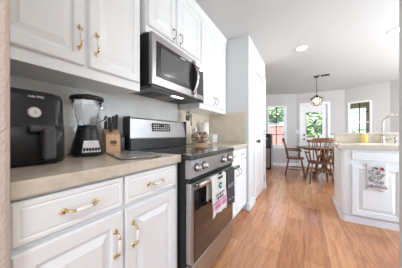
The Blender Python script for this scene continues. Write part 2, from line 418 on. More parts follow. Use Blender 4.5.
# ------------------------------------------------------------------ lower run, right of the stove
rb = thing('base_cabinet', (-.98, 2.07, 0), 'narrow white base cabinet between stove and pantry wall', 'cabinet')
q = mb('white'); q.box(WX+.005, 1.692, .10, FXB, 2.42, .868, .002); q.box(WX+.005, 1.692, 0, FXB-.06, 2.42, .10); q.build('body', rb)
for y0, y1 in ((1.70, 2.05), (2.058, 2.41)):
    dw = mb('white').panel((FXB, y0, .735), AY, NX, y1-y0, .127, .02, raised=False).build('drawer', rb)
    pull(dw, (FXB+.02, (y0+y1)/2, .797), AY, L=.08, grip=False, m='nickel')
    dd = mb('white').panel((FXB, y0, .105), AY, NX, y1-y0, .612, .02).build('door', rb)
    pull(dd, (FXB+.02, y1-.035 if y0 < 2 else y0+.035, .60), AZ, L=.08, grip=False, m='nickel')
q = mb('counter'); q.box(WX+.009, 1.69, .872, -.672, 2.441, .92, .005); tag(q.build('countertop'), 'short beige countertop holding eggs and paper towels right of the stove', 'countertop')

# ------------------------------------------------------------------ upper units
UX = -.99
def upper(nm, y0, y1, z0, splits, label, zt=2.30, handles=(), m='brass', grip=True, hz=1.53):
    u = thing(nm, ((WX+UX)/2, (y0+y1)/2, z0), label, 'cabinet')
    q = mb('white'); q.box(WX+.01, y0, z0, UX, y1, 2.418)
    q.build('body', u)
    q = mb('white')
    q.poly_ext([(UX, y0, zt+.03), (UX+.008, y0, zt+.03), (UX+.008, y0, zt+.075), (UX+.022, y0, zt+.10), (UX+.024, y0, 2.418), (UX, y0, 2.418)], (0, y1-y0, 0))
    q.build('crown_moulding', u)
    for (a0, a1), hy in zip(splits, handles):
        dd = mb('white').panel((UX, a0, z0+.055), AY, NX, a1-a0, zt-z0-.055, .02, stile=.05).build('door', u)
        if hy is not None: pull(dd, (UX+.02, hy, hz), AZ, m=m, grip=grip, L=.10 if grip else .08)
    return u
u = upper('wall_cabinet', .153, .86, 1.345, [(.155, .492), (.512, .846)], 'white double wall cabinet hanging over the air fryer and blender', handles=(.463, .547))
upper('wall_cabinet', .912, 1.672, 1.79, [(.925, 1.235), (1.262, 1.66)], 'short white wall cabinet directly above the microwave', handles=(1.205, 1.30), grip=False, m='nickel', hz=1.905)
upper('wall_cabinet', 1.678, 2.44, 1.335, [(1.70, 2.02), (2.035, 2.36)], 'tall white wall cabinet between microwave and pantry wall', handles=(1.99, 2.07), grip=False, m='nickel', hz=1.46)

# ------------------------------------------------------------------ microwave
mw = thing('microwave', (-1.1, 1.292, 1.39), 'stainless over-the-range microwave with black window and curved handle', 'microwave')
my0, my1, mz0, mz1 = .914, 1.670, 1.395, 1.785
q = mb('black'); q.box(WX+.01, my0, mz0, -.965, my1, mz1, .003); q.build('body', mw)
q = mb('steel'); q.box(-.963, my0, mz0+.012, -.93, 1.500, mz1-.002, .006); dr = q.build('door', mw)
q = mb('black'); q.box(-.931, my0+.045, mz0+.075, -.926, 1.485, mz1-.055, .002); q.build('window_border', dr)
q = mb('mesh'); q.box(-.926, my0+.085, mz0+.105, -.9245, 1.385, mz1-.09); q.build('window', dr)
q = mb('steel2')
pts = [(-.927, 1.45, 1.43)] + [(-.927+.055*math.sin(PI*t), 1.45, 1.43+.325*t) for t in (.08, .2, .35, .5, .65, .8, .92)] + [(-.927, 1.45, 1.755)]
q.mat('black'); q.poly_ext([(x-.004, 1.444, z) for x, y, z in pts], (0, .012, 0)); q.mat('steel2'); q.tube(pts, [.012, .012, .013, .013, .013, .013, .013, .012, .012], 10)
q.build('handle', dr)
q = mb('steel'); q.box(-.963, 1.503, mz0+.012, -.93, my1, mz1-.002, .005); cp = q.build('control_panel', mw)
q = mb('blackg'); q.box(-.931, 1.525, mz0+.06, -.927, 1.650, mz1-.05); q.build('keypad', cp)
q = mb('label')
for i in range(5): q.box(-.9262, 1.25+.014*i, mz1-.079, -.9255, 1.259+.014*i, mz1-.067)
q.build('badge', dr)
q = mb('grey'); q.box(-1.24, my0+.03, mz0-.006, -.98, my1-.03, mz0); und = q.build('underside', mw)
for yy in (1.05, 1.42):
    q = mb('grey'); q.box(-1.22, yy, mz0-.01, -1.05, yy+.16, mz0-.006)
    for k in range(8): q.box(-1.215+.02*k, yy+.005, mz0-.013, -1.207+.02*k, yy+.155, mz0-.01)
    q.build('grease_filter', und)
q = mb('mwlit'); q.box(-1.03, 1.24, mz0-.009, -.99, 1.38, mz0-.006); q.build('cooktop_lamp', und)
q = mb('black'); q.box(-.975, my0, mz0-.012, -.935, my1, mz0+.010, .003); q.build('front_vent', mw)

# ------------------------------------------------------------------ range
rg = thing('range', (-.95, 1.3, 0), 'stainless electric range with black glass top between the base cabinets', 'stove')
ry0, ry1 = .922, 1.684
q = mb('black'); q.box(-1.25, ry0, .03, -.648, ry1, .885, .003)
for yy in (ry0+.06, ry1-.06):
    for xx in (-1.2, -.70): q.lathe([(.018, 0), (.018, .03)], (xx, yy, 0), 12)
q.build('body', rg)
q = mb('blackg'); q.box(-1.25, ry0-.002, .885, -.60, ry1+.002, .918, .005); ct = q.build('cooktop', rg)
for (cx, cy, r) in ((-.78, 1.11, .10), (-.78, 1.49, .08), (-1.03, 1.11, .075), (-1.03, 1.49, .10)):
    q = mb('grey'); n = 40
    for rr in (r, r*.6):
        q.tube([(cx+rr*math.cos(2*PI*k/n), cy+rr*math.sin(2*PI*k/n), .9181) for k in range(n)], .0009, 4, closed=True)
    q.build('burner_ring', ct)
q = mb('steel'); q.poly_ext([(-.648, ry0, .765), (-.605, ry0, .772), (-.605, ry0, .884), (-.648, ry0, .884)], (0, ry1-ry0, 0)); pn = q.build('control_panel', rg)
for yy in (.992, 1.088, 1.30, 1.42, 1.555):
    if yy == 1.30: continue
    q = mb('black'); q.lathe([(.029, 0), (.029, .004), (.027, .005)], (-.605, yy, .832), 20, 'X'); q.mat('steel'); q.lathe([(.024, .004), (.024, .010), (.021, .013), (.0195, .030), (.017, .034)], (-.605, yy, .832), 20, 'X')
    q.box(-.572, yy-.004, .815, -.566, yy+.004, .849, .001); q.build('knob', pn)
q = mb('black'); q.box(-.648, ry0+.004, .742, -.615, ry1-.004, .764)
q.mat('grey')
for k in range(14): q.box(-.616, ry0+.05+k*.048, .748, -.6135, ry0+.086+k*.048, .758)
q.build('vent_strip', rg)
q = mb('steel'); q.box(-.648, ry0+.003, .225, -.606, ry1-.003, .738, .006); od = q.build('oven_door', rg)
q = mb('blackg'); q.box(-.607, ry0+.035, .228, -.602, ry1-.035, .690, .002); q.build('window', od)
q = mb('steel2'); hy0, hy1 = .935, 1.672
q.tube([(-.548, hy0, .738), (-.548, hy1, .738)], .0165, 14)
for yy in (hy0+.03, hy1-.03): q.tube([(-.606, yy, .722), (-.548, yy, .738)], [.013, .011], 10)
q.build('handle', od)
q = mb('steel'); q.box(-.648, ry0+.003, .05, -.606, ry1-.003, .215, .006); q.build('drawer', rg)
q = mb('steel')
q.poly_ext([(-1.25, ry0+.004, .918), (-1.195, ry0+.004, .918), (-1.175, ry0+.004, 1.02), (-1.195, ry0+.004, 1.175), (-1.205, ry0+.004, 1.185), (-1.25, ry0+.004, 1.185)], (0, ry1-ry0-.008, 0))
bgd = q.build('backguard', rg)
q = mb('black'); q.box(-1.25, ry0-.006, .92, -1.17, ry0+.003, 1.19, .004); q.box(-1.25, ry1-.003, .92, -1.17, ry1+.004, 1.19, .004)
q.box(-1.19, ry0+.004, .92, -1.166, ry1-.004, 1.012, .003); q.build('end_caps', bgd)
nx = Vector((.155, 0, .02)).normalized()
tl = Matrix.Translation((-1.184, 1.29, 1.112)) @ Matrix.Rotation(-math.atan(.02/.155), 4, 'Y')
q = mb('blackg'); q.box(-.002, -.12, -.038, .004, .12, .038, .001, mtx=tl); q.build('display', bgd)
q = mb('label')
for r_ in range(3):
    for k in range(8):
        if r_ == 2 and k in (3, 4): continue
        q.box(.004, -.108+.028*k, -.026+.02*r_, .0046, -.093+.028*k, -.020+.02*r_, mtx=tl)
q.build('button_legends', bgd)

# ------------------------------------------------------------------ towels on the oven handle
def hung_towel(name, y0, y1, zb, zb2, rx=.0195, cx=-.548, cz=.705, waves=2, amp=.006, sgn=1):
    """towel folded over a bar: front flap to zb, back flap to zb2"""
    bm = bmesh.new(); prof = []
    n = 14
    for i in range(n+1): prof.append((cx+rx, cz-(cz-zb)*(1-i/n), 0))
    for k in range(1, 8): a = PI*k/8; prof.append((cx+rx*math.cos(a), cz+rx*math.sin(a), 1))
    for i in range(7): prof.append((cx-rx, cz-(cz-zb2)*i/6, 2))
    nu = 16; rows = []
    for (x, z, kd) in prof:
        row = []
        drop = max(0, (cz-z)/(cz-zb))
        for j in range(nu+1):
            t = j/nu; w = math.sin(t*PI*2*waves+.6)*amp*drop
            if kd == 2: w = -abs(w)*.3
            yy = y0+(y1-y0)*t + (.006*math.sin(z*40))*drop - (y1-y0)*.04*drop*(t-.5)
            row.append(bm.verts.new((x+(w+amp*drop if kd == 0 else w), yy, z + (0.006*math.sin(t*5) if drop > .9 and kd == 0 else 0))))
        rows.append(row)
    for A, B in zip(rows, rows[1:]):
        for j in range(nu): f = bm.faces.new((A[j], A[j+1], B[j+1], B[j])); f.smooth = True
    return bm
def cloth_obj(name, bm, mat, parent, th=.0022):
    bmesh.ops.recalc_face_normals(bm, faces=bm.faces[:]); 
    r = bmesh.ops.solidify(bm, geom=bm.faces[:], thickness=th)
    q = MB(); q.bm.free(); q.bm = bm; q.mat(mat)
    for f in bm.faces: f.smooth = True
    return q.build(name, parent)
tw = thing('dish_towel', (-.53, 1.185, .50), 'white dish towel with green emblem and pink band on the oven handle', 'towel')
cloth_obj('fabric', hung_towel('t', 1.055, 1.30, .455, .56), 'cloth', tw)
fx = -.522
q = mb('pink')
for (z, h_) in ((.535, .012), (.515, .008)): q.box(fx-.002, 1.064, z, fx+.0025, 1.290, z+h_)
q.mat('pink'); q.box(fx-.002, 1.064, .495, fx+.0025, 1.290, .512); q.build('pink_band', tw)
q = mb('green'); q.lathe([(.024, 0), (.024, .004)], (fx-.001, 1.185, .648), 20, 'X'); q.mat('label'); q.lathe([(.008, 0), (.008, .0052)], (fx-.001, 1.185, .648), 14, 'X'); q.build('emblem', tw)
q = mb('ink')
random.seed(3)
for (zc, w_) in ((.590, .15), (.565, .12), (.705, .08), (.735, .06)):
    pts = [(fx+.001, 1.18-w_/2+w_*k/60+.006*math.sin(k*.75), zc+(.007+.005*math.sin(k*.33+zc*50))*math.cos(k*.75)) for k in range(61)]
    mb('ink').tube(pts, .0017, 5).build('script_line', tw)
tw2 = thing('dish_towel', (-.53, 1.42, .42), 'dark charcoal dish towel with pale stripe at the far end of the handle', 'towel')
cloth_obj('fabric', hung_towel('t', 1.325, 1.50, .435, .55, waves=2.5), 'darkcloth', tw2)
q = mb('greycloth')
q.bm.free()
for z in (.60, .585, .48): mb('greycloth').box(fx-.003, 1.332, z, fx+.002, 1.493, z+.006).build('stripe', tw2)

tw.location.z += .033; tw2.location.z += .033
# ------------------------------------------------------------------ air fryer
af = thing('air_fryer', (-1.08, .285, .921), 'black air fryer with silver dial in the near counter corner', 'air fryer')
def rrect(x0, x1, y0, y1, rf, rb=.02, n=8):
    pts = []
    for (cx, cy, r, a0) in ((x1-rf, y0+rf, rf, -90), (x1-rf, y1-rf, rf, 0), (x0+rb, y1-rb, rb, 90), (x0+rb, y0+rb, rb, 180)):
        for k in range(n+1):
            a = math.radians(a0+90*k/n); pts.append((cx+r*math.cos(a), cy+r*math.sin(a)))
    return pts
def loft(q, secs, smooth=True):
    """secs: list of (z, pts)"""
    rings = [[q.bm.verts.new((x, y, z)) for x, y in pts] for z, pts in secs]
    fs = []
    for A, B in zip(rings, rings[1:]):
        for i in range(len(A)): fs.append(q.bm.faces.new((A[i], A[(i+1)%len(A)], B[(i+1)%len(A)], B[i])))
    q._tagf(fs, smooth); fs = [q.bm.faces.new(rings[0][::-1]), q.bm.faces.new(rings[-1])]; q._tagf(fs)
q = mb('navy')
loft(q, [(.926, rrect(-1.235, -.955, .165, .405, .045)), (.935, rrect(-1.24, -.948, .160, .410, .05)), (1.20, rrect(-1.24, -.955, .165, .405, .05)), (1.224, rrect(-1.235, -.965, .172, .398, .045)), (1.233, rrect(-1.215, -.985, .19, .38, .04))])
for yy in (.2, .37):
    for xx in (-1.2, -.99): q.lathe([(.012, 0), (.012, .006)], (xx, yy, .921), 10)
q.build('body', af)
q = mb('char'); loft(q, [(.940, rrect(-1.0, -.940, .166, .404, .045)), (1.082, rrect(-1.0, -.940, .166, .404, .045)), (1.086, rrect(-1.0, -.946, .17, .40, .045))])
bk = q.build('basket_drawer', af)
q = mb('grey'); q.box(-.942, .300, .945, -.895, .345, 1.075, .012, 3); q.box(-.942, .262, 1.06, -.91, .345, 1.085, .008, 3); q.build('handle', bk)
q = mb('silver'); q.lathe([(.022, 0), (.022, .006), (.018, .010), (.017, .010)], (-.957, .288, 1.138), 28, 'X')
q.mat('steel'); q.box(-.9475, .284, 1.130, -.9465, .287, 1.147); q.box(-.9475, .290, 1.130, -.9465, .293, 1.147); q.build('dial', af)
text('lettering', 'bella PRO', (-.9545, .295, 1.203), FX, .0125, 'label', af)
q = mb('grey'); loft(q, [(1.0865, rrect(-1.0, -.951, .164, .406, .048)), (1.09, rrect(-1.0, -.951, .164, .406, .048))]); q.build('seam_trim', af)

# ------------------------------------------------------------------ blender
bl = thing('blender', (-1.13, .585, .921), 'black countertop blender with clear jug and button row', 'blender')
bx, by = -1.13, .585
q = mb('char'); q.lathe([(.082, .927), (.086, .935), (.084, .955), (.074, 1.0), (.062, 1.045), (.055, 1.075), (.052, 1.085)], (bx, by, 0), 6*5, sx=.95, sy=1)
for a in range(4): q.lathe([(.012, .921), (.012, .928)], (bx+.055*math.cos(a*PI/2+.78), by+.055*math.sin(a*PI/2+.78), 0), 8)
base = q.build('base', bl)
dirc = Vector((-bx, -by-.0, 0)).normalized(); ang = math.atan2(dirc.y, dirc.x)+.25
mt = Matrix.Translation((bx, by, 0)) @ Matrix.Rotation(ang, 4, 'Z')
q = mb('silver')
q.poly_ext([(.080, -.048, .945), (.080, .048, .945), (.068, .036, 1.01), (.068, -.036, 1.01)], (.008, 0, 0.002)); q.xf(mt); q.build('front_plate', base)
q = mb('black')
for k in range(6): q.box(.084, -.042+.0145*k, .955, .094, -.032+.0145*k, .972, .002)
q.xf(mt); q.build('buttons', base)
q = mb('glass'); jar = [(.045, 1.086), (.048, 1.10), (.056, 1.14), (.070, 1.20), (.082, 1.245)]
inn = [(r-.004, z) for r, z in jar]; inn[0] = (inn[0][0], 1.092)
q.lathe(jar+inn[::-1], (bx, by, 0), 9)
jg = q.build('jug', bl)
q = mb('glass'); q.tube([mt @ Vector(p) for p in ((-.0, .078, 1.22), (0, .105, 1.225), (0, .116, 1.19), (0, .100, 1.14), (0, .058, 1.11))], .008, 8); q.build('jug_handle', jg)
q = mb('black'); q.lathe([(.050, 1.080), (.052, 1.085), (.050, 1.10), (.0495, 1.10)], (bx, by, 0), 24); q.build('collar', bl)
q = mb('black'); q.lathe([(.080, 1.246), (.088, 1.25), (.090, 1.264), (.080, 1.274), (.032, 1.272), (.030, 1.285), (.02, 1.288)], (bx, by, 0), 28); q.build('lid', bl)
q = mb('steel2'); 
for k in range(4):
    a = k*PI/2; q.tube([(bx, by, 1.10), (bx+.014*math.cos(a), by+.014*math.sin(a), 1.104), (bx+.026*math.cos(a), by+.026*math.sin(a), 1.118 if k % 2 else 1.098)], [.004, .0035, .001], 6)
q.build('blade', bl)

# ------------------------------------------------------------------ knife block and knives
kb = thing('knife_block', (-1.165, .765, .921), 'pale wooden knife block between the blender and the stove', 'knife block')
kr = Matrix.Translation((-1.165, .765, .921)) @ Matrix.Rotation(-.35, 4, 'Z')
q = mb('wood'); q.poly_ext([(-.055, -.045, 0), (.045, -.045, 0), (.045, -.045, .125), (-.055, -.045, .170)], (0, .09, 0)); q.xf(kr); q.build('block', kb)
q = mb('oak'); q.box(.0455, -.02, .060, .0462, .02, .085); q.box(.0455, -.017, .050, .0462, .017, .055); q.xf(kr); q.build('stamped_mark', kb)
q = mb('ink')
nrm = Vector((.045, 0, .1)).normalized(); slots = []
for r_, yy in ((0, -.034), (0, -.011), (0, .012), (0, .034), (1, -.012)):
    slots.append((.025 if r_ else -.02, yy, r_))
for sx_, sy_, r_ in slots:
    z = .125+(.045-sx_)*.45; mb('ink').box(sx_-.008, sy_-.002, z-.001, sx_+.008, sy_+.002, z+.003).xf(kr).build('slot', kb)
kn_lab = ['tall black-handled knife at the back left of the wooden block', 'black-handled knife second from left in the block back row', 'black-handled knife third from left in the block back row', 'tallest black-handled knife at the right of the block back row',
          'short black-handled knife alone in the front row of the block']
for i, (sx_, sy_, r_) in enumerate(slots):
    z = .125+(.045-sx_)*.45+.003; Lh = (.085, .078, .088, .1)[i] if r_ == 0 else .06
    kt = Matrix.Rotation(math.radians(8), 4, 'Y'); base = Vector((sx_, sy_, z))
    k0 = kr @ base
    t = thing('knife', k0, kn_lab[i], 'knife', 'black-handled knives in the wooden block')
    q = mb('black'); q.box(-.012, -.0095, .006, .012, .0095, Lh+.012, .005, 2, mtx=kr @ Matrix.Translation(base) @ kt); q.build('knife_handle', t)
    q = mb('steel2'); q.box(-.0085, -.003, .001, .0085, .003, .008, mtx=kr @ Matrix.Translation(base) @ kt); q.build('bolster', t)

cn = thing('canister', (-1.22, .866, .921), 'dark grey lidded canister tucked between knife block and stove', 'canister')
q = mb('grey'); q.lathe([(.034, .921), (.037, .925), (.037, 1.02), (.036, 1.025)], (-1.22, .866, 0), 24); q.build('body', cn)
q = mb('black'); q.lathe([(.038, 1.0255), (.038, 1.04), (.01, 1.043), (.01, 1.055), (.004, 1.058)], (-1.22, .866, 0), 24); q.build('lid', cn)

# glass cutting board
cb = thing('cutting_board', (-.90, .735, .921), 'frosted grey glass cutting board lying flat near the stove', 'cutting board')
bt = Matrix.Translation((-.905, .725, .921)) @ Matrix.Rotation(math.radians(-22), 4, 'Z')
M['board'] = mottled('grey_marble_glass', (.30, .27, .26), (.58, .55, .53), 9, .08)
q = mb('board'); q.box(-.185, -.105, .004, .185, .105, .009, .002, 1, mtx=bt); q.build('plate', cb)
q = mb('ink')
for (x_, y_) in ((-.17, -.09), (.17, -.09), (.17, .09), (-.17, .09)): mb('ink').lathe([(.008, 0), (.008, .004)], (x_, y_, 0), 10).xf(bt).build('rubber_foot', cb)
q = mb('steel2'); q.tube([bt @ Vector(p) for p in ((-.185, -.105, .0065), (.185, -.105, .0065), (.185, .105, .0065), (-.185, .105, .0065))], .0028, 6, closed=True); q.build('rim', cb)

# ------------------------------------------------------------------ egg basket on a board
egx, egy = -1.10, 1.88
bd = thing('serving_board', (egx, egy, .921), 'round wooden board under the egg basket', 'board')
q = mb('wood'); q.lathe([(.115, .921), (.12, .925), (.12, .935), (.117, .939)], (egx, egy, 0), 32); q.build('disc', bd)
q = mb('wood'); q.box(egx+.11, egy-.02, .923, egx+.18, egy+.02, .937, .005); q.build('grip', bd)
ebz = .940
eb = thing('egg_basket', (egx, egy, ebz), 'round dark wire basket filled with eggs', 'basket')
q = mb('pewter')
def ring(q, r, z, w=.002, n=32): q.tube([(egx+r*math.cos(2*PI*k/n), egy+r*math.sin(2*PI*k/n), z) for k in range(n)], w, 6, closed=True)
prof = [(.065, ebz+.003), (.098, ebz+.03), (.112, ebz+.065), (.10, ebz+.10), (.075, ebz+.122)]
for r, z in prof: ring(q, r, z)
for k in range(14):
    a = 2*PI*k/14; q.tube([(egx+r*math.cos(a), egy+r*math.sin(a), z) for r, z in prof], .0016, 5)
for k in range(4):
    a = PI*k/4; q.tube([(egx+.065*math.cos(a), egy+.065*math.sin(a), ebz+.003), (egx-.065*math.cos(a), egy-.065*math.sin(a), ebz+.003)], .0016, 5)
q.build('wire_cage', eb)
q = mb('pewter'); ring(q, .075, ebz+.125, .004); q.build('rim', eb)
random.seed(5)
spots = []
for (R, z, n, off) in ((.056, .034, 5, .0), (.0, .032, 1, 0), (.064, .074, 6, .4), (.022, .074, 2, 0.3), (.045, .108, 4, .8)):
    for k in range(n):
        a = 2*PI*k/n+off; spots.append((egx+R*math.cos(a), egy+R*math.sin(a), ebz+z))
wh = ['bottom layer', 'bottom layer', 'bottom layer', 'bottom layer', 'bottom layer', 'bottom layer', 'middle layer', 'middle layer', 'middle layer', 'middle layer', 'middle layer', 'middle layer', 'middle layer', 'middle layer', 'top layer', 'top layer', 'top layer', 'top layer']
cols = ['egg1', 'egg1', 'egg2', 'egg1', 'egg1', 'egg1', 'egg2', 'egg1', 'egg3', 'egg1', 'egg2', 'egg1', 'egg1', 'egg2', 'egg1', 'egg3', 'egg2', 'egg1']
nmc = {'egg1': 'brown', 'egg2': 'cream', 'egg3': 'pale greenish'}
eggs = {}
for i, s in enumerate(spots):
    key = cols[i]
    if key not in eggs:
        q = mb(key); q.lathe([(.001, -.025), (.009, -.0235), (.0155, -.017), (.019, -.007), (.019, .003), (.0155, .014), (.010, .022), (.005, .026), (.001, .0265)], (0, 0, 0), 16)
        o = q.build('egg'); eggs[key] = o
    else:
        o = eggs[key].copy(); COL.objects.link(o)
    o.location = s; o.rotation_euler = (random.uniform(.9, 1.6), 0, random.uniform(0, 6))
    tag(o, '%s egg in the %s of the wire basket' % (nmc[key], wh[i]), 'egg', '%s eggs, %s of the basket' % (nmc[key], wh[i]))

# paper towel, salt grinder, canister on the short counter
pt = thing('paper_towel_holder', (-1.17, 2.13, .921), 'upright paper towel roll on a stand right of the egg basket', 'paper towel')
q = mb('cream'); q.lathe([(.075, .921), (.078, .926), (.075, .932)], (-1.17, 2.13, 0), 28); q.build('base', pt)
q = mb('paper'); q.lathe([(.014, .933), (.052, .933), (.052, 1.205), (.014, 1.205)], (-1.17, 2.13, 0), 28); q.build('roll', pt)
q = mb('nickel'); q.lathe([(.006, .932), (.006, 1.215), (.011, 1.222), (.009, 1.234), (.002, 1.238)], (-1.17, 2.13, 0), 14); q.build('rod', pt)
cc = thing('canister', (-1.17, 2.335, .921), 'short white lidded canister beside the paper towel roll', 'canister')
q = mb('cream'); q.box(-1.235, 2.255, .921, -1.105, 2.405, 1.03, .012, 3); q.build('body', cc)
q = mb('cream'); q.box(-1.238, 2.252, 1.031, -1.102, 2.408, 1.047, .006); q.lathe([(.012, 1.047), (.014, 1.055), (.008, 1.06)], (-1.17, 2.33, 0), 14); q.build('lid', cc)
bt_ = thing('pepper_mill', (-1.235, 1.99, .921), 'slim pale mill behind the egg basket', 'mill')
q = mb('cream'); q.lathe([(.022, .921), (.024, .93), (.017, .98), (.020, 1.04), (.018, 1.08)], (-1.235, 1.99, 0), 18); q.build('body', bt_)
q = mb('cream'); q.lathe([(.017, 1.081), (.021, 1.095), (.019, 1.125), (.01, 1.135), (.006, 1.15)], (-1.235, 1.99, 0), 18); q.build('head', bt_)

# brass lock and keys hanging on the splash
ky = thing('hanging_key_ornament', (-1.17, 1.735, 1.17), 'antique bronze padlock and key hanging under the wall cabinet', 'ornament')
q = mb('pewter'); q.tube([(-1.17, 1.735, 1.334), (-1.17, 1.735, 1.325), (-1.17, 1.745, 1.315), (-1.17, 1.735, 1.305)], .003, 6); q.build('hook', ky)
q = mb('pewter'); n = 20
q.tube([(-1.17, 1.715+.022*math.cos(PI*k/12), 1.265+.04*math.sin(PI*k/12)) for k in range(13)], .0055, 8)
q.build('shackle', ky)
q = mb('pewter'); q.box(-1.18, 1.683, 1.205, -1.16, 1.748, 1.268, .008, 3); q.mat('brass'); q.lathe([(.009, 0), (.009, .002)], (-1.16, 1.715, 1.237), 12, 'X'); q.build('padlock', ky)
q = mb('pewter'); q.tube([(-1.158, 1.765+.016*math.cos(2*PI*k/14), 1.262+.022*math.sin(2*PI*k/14)) for k in range(14)], .0045, 6, closed=True)
q.tube([(-1.158, 1.765, 1.24), (-1.158, 1.768, 1.15)], .005, 8); q.box(-1.161, 1.768, 1.152, -1.155, 1.785, 1.172); q.build('key', ky)
q = mb('pewter'); q.tube([(-1.166, 1.735+.02*math.cos(2*PI*k/14), 1.29+.018*math.sin(2*PI*k/14)) for k in range(14)], .0025, 6, closed=True); q.build('split_ring', ky)

# ------------------------------------------------------------------ island with sink and raised bar
IY = 2.72
il = thing('kitchen_island', (1.2, 3.0, 0), 'white sink island with panelled doors facing the kitchen', 'island')
q = mb('white'); q.prism([(.47, IY), (2.1, IY), (2.1, 3.24), (.40, 3.24), (.40, IY+.05), (.425, IY)], .09, .868)
q.prism([(.425, IY+.055), (2.1, IY+.055), (2.1, 3.24), (.42, 3.24)], 0, .09)
q.build('body', il)
q = mb('white'); q.box(.40, 3.245, 0, 2.1, 3.38, 1.028, .003); q.build('bar_wall', il)
q = mb('trim'); q.box(.384, IY+.04, 0, .40, 3.395, .085, .004); q.build('skirting', il)
q = mb('trim'); q.prism([(.386, IY+.039), (.425, IY+.010), (2.1, IY+.010), (2.1, IY+.054), (.402, IY+.054), (.402, IY+.039)], 0, .08); q.build('toe_kick', il)
for x0, x1 in ((.488, .925), (.94, 1.377), (1.39, 1.83)):
    mb('white').panel((x0, IY, .745), (1, 0, 0), (0, -1, 0), x1-x0, .098, .018, raised=False).build('false_drawer', il)
    mb('white').panel((x0, IY, .105), (1, 0, 0), (0, -1, 0), x1-x0, .59, .02).build('door', il)
ic = thing('countertop', (1.2, 2.97, .87), 'beige island countertop with inset white sink', 'countertop')
q = mb('counter'); sx0, sx1, sy0, sy1 = .60, 1.32, 2.79, 3.12
for (x0, y0, x1, y1) in ((.355, 2.69, sx0, 3.235), (sx1, 2.69, 2.12, 3.235), (sx0, 2.69, sx1, sy0), (sx0, sy1, sx1, 3.235)): q.box(x0, y0, .872, x1, y1, .92)
q.build('slab', ic)
q = mb('porc')
q.box(sx0-.015, sy0-.015, .9205, sx1+.015, sy0+.012, .930, .004); q.box(sx0-.015, sy1-.012, .9205, sx1+.015, sy1+.015, .930, .004)
q.box(sx0-.015, sy0+.012, .9205, sx0+.012, sy1-.012, .930, .004); q.box(sx1-.012, sy0+.012, .9205, sx1+.015, sy1-.012, .930, .004)
q.box(sx0+.004, sy0+.004, .8735, sx1-.004, sy1-.004, .880); q.build('sink', ic)
q = mb('splash2'); q.box(.40, 3.232, .921, 2.1, 3.244, 1.028); tag(q.build('backsplash_panel'), 'low beige splash panel behind the island sink', 'backsplash')
q = mb('counter'); q.box(.375, 3.215, 1.03, 2.12, 3.56, 1.068, .006); tag(q.build('bar_top'), 'raised beige bar ledge along the back of the island', 'bar top')

fc = thing('faucet', (.885, 3.185, .921), 'brushed nickel gooseneck faucet rising behind the island sink', 'faucet')
q = mb('nickel'); q.lathe([(.028, .921), (.028, .928), (.024, .935), (.022, 1.01), (.019, 1.02)], (.885, 3.185, 0), 20); q.build('base', fc)
q = mb('nickel'); ar = .095
pts = [(.885, 3.185, 1.02), (.885, 3.185, 1.12), (.885, 3.185, 1.19)]+[(.885+(ar-ar*math.cos(PI*k/12)), 3.185-.03*k/12, 1.19+ar*math.sin(PI*k/12)) for k in range(1, 13)]+[(.885+2*ar, 3.155, 1.13)]
q.tube(pts, .0115, 12); q.build('spout', fc)
q = mb('nickel'); q.tube([(.905, 3.155, .975), (.955, 3.13, .995)], [.010, .007], 10); q.build('lever', fc)
sp_ = thing('side_sprayer', (1.0, 3.175, .921), 'short nickel side sprayer beside the faucet', 'sprayer')
q = mb('nickel'); q.lathe([(.022, .921), (.022, .928), (.013, .94), (.013, .96)], (1.0, 3.175, 0), 16); q.build('holder', sp_)
q = mb('nickel'); q.lathe([(.012, .961), (.016, .98), (.016, 1.01), (.006, 1.025)], (1.0, 3.175, 0), 16); q.build('nozzle', sp_)
sb = thing('soap_dispenser', (.705, 3.18, .921), 'yellow liquid soap bottle with pump behind the sink', 'soap bottle')
q = mb('soap'); q.lathe([(.034, .921), (.038, .926), (.038, 1.03), (.030, 1.045), (.013, 1.052)], (.705, 3.18, 0), 20, sy=.7); q.build('bottle', sb)
q = mb('label'); q.lathe([(.014, 1.0525), (.014, 1.066), (.006, 1.07), (.005, 1.09), (.012, 1.093), (.012, 1.102), (.004, 1.106)], (.705, 3.18, 0), 14)
q.tube([(.705, 3.18, 1.098), (.705, 3.145, 1.097), (.705, 3.138, 1.090)], .004, 8); q.build('pump', sb)

# towel over the island door
it = thing('dish_towel', (.70, IY-.03, .42), 'white floral dish towel hanging over the island sink door', 'towel')
bm = hung_towel('t', -.088, .088, .418, .60, rx=.011, cx=0, cz=.705, waves=1.5, amp=.004)
bmesh.ops.transform(bm, matrix=Matrix(((0, 1, 0, .70), (-1, 0, 0, IY-.0165), (0, 0, 1, 0), (0, 0, 0, 1))), verts=bm.verts[:])
cloth_obj('fabric', bm, 'cloth', it)
ty = IY-.038
q = mb('ink'); random.seed(11)
for (cx, cz_, r, t0) in ((.68, .665, .02, 0), (.655, .62, .028, 1), (.71, .615, .022, 2), (.665, .565, .03, 3), (.72, .56, .025, .5), (.745, .60, .018, 4), (.69, .52, .024, 2.5), (.645, .53, .016, 5), (.74, .515, .022, 3.3), (.70, .665, .014, 1.2)):
    q.tube([(cx+r*math.cos(t0+k*.45)*(1-.04*k), ty, cz_+.8*r*math.sin(t0+k*.45)*(1-.03*k)) for k in range(11)], .0024, 5)
    q.tube([(cx+r*.2, ty, cz_), (cx+r*1.1*math.cos(t0), ty, cz_+r*1.1*math.sin(t0))], [.004, .001], 5)
q.tube([(.63, ty, .545), (.66, ty, .59), (.70, ty, .60), (.725, ty, .64), (.735, ty, .67)], .002, 5)
q.build('vine_print', it)
q = mb('red')
for (x_, z_, r) in ((.742, .668, .014), (.75, .655, .01), (.655, .475, .009), (.70, .628, .005)): q.lathe([(r, 0), (r, .004)], (x_, ty-.002, z_), 12, 'Y')
q.build('red_flower', it)
q = mb('greycloth'); q.box(.618, ty-.002, .448, .782, ty+.004, .468); q.box(.618, ty-.002, .476, .782, ty+.004, .480); q.build('grey_band', it)

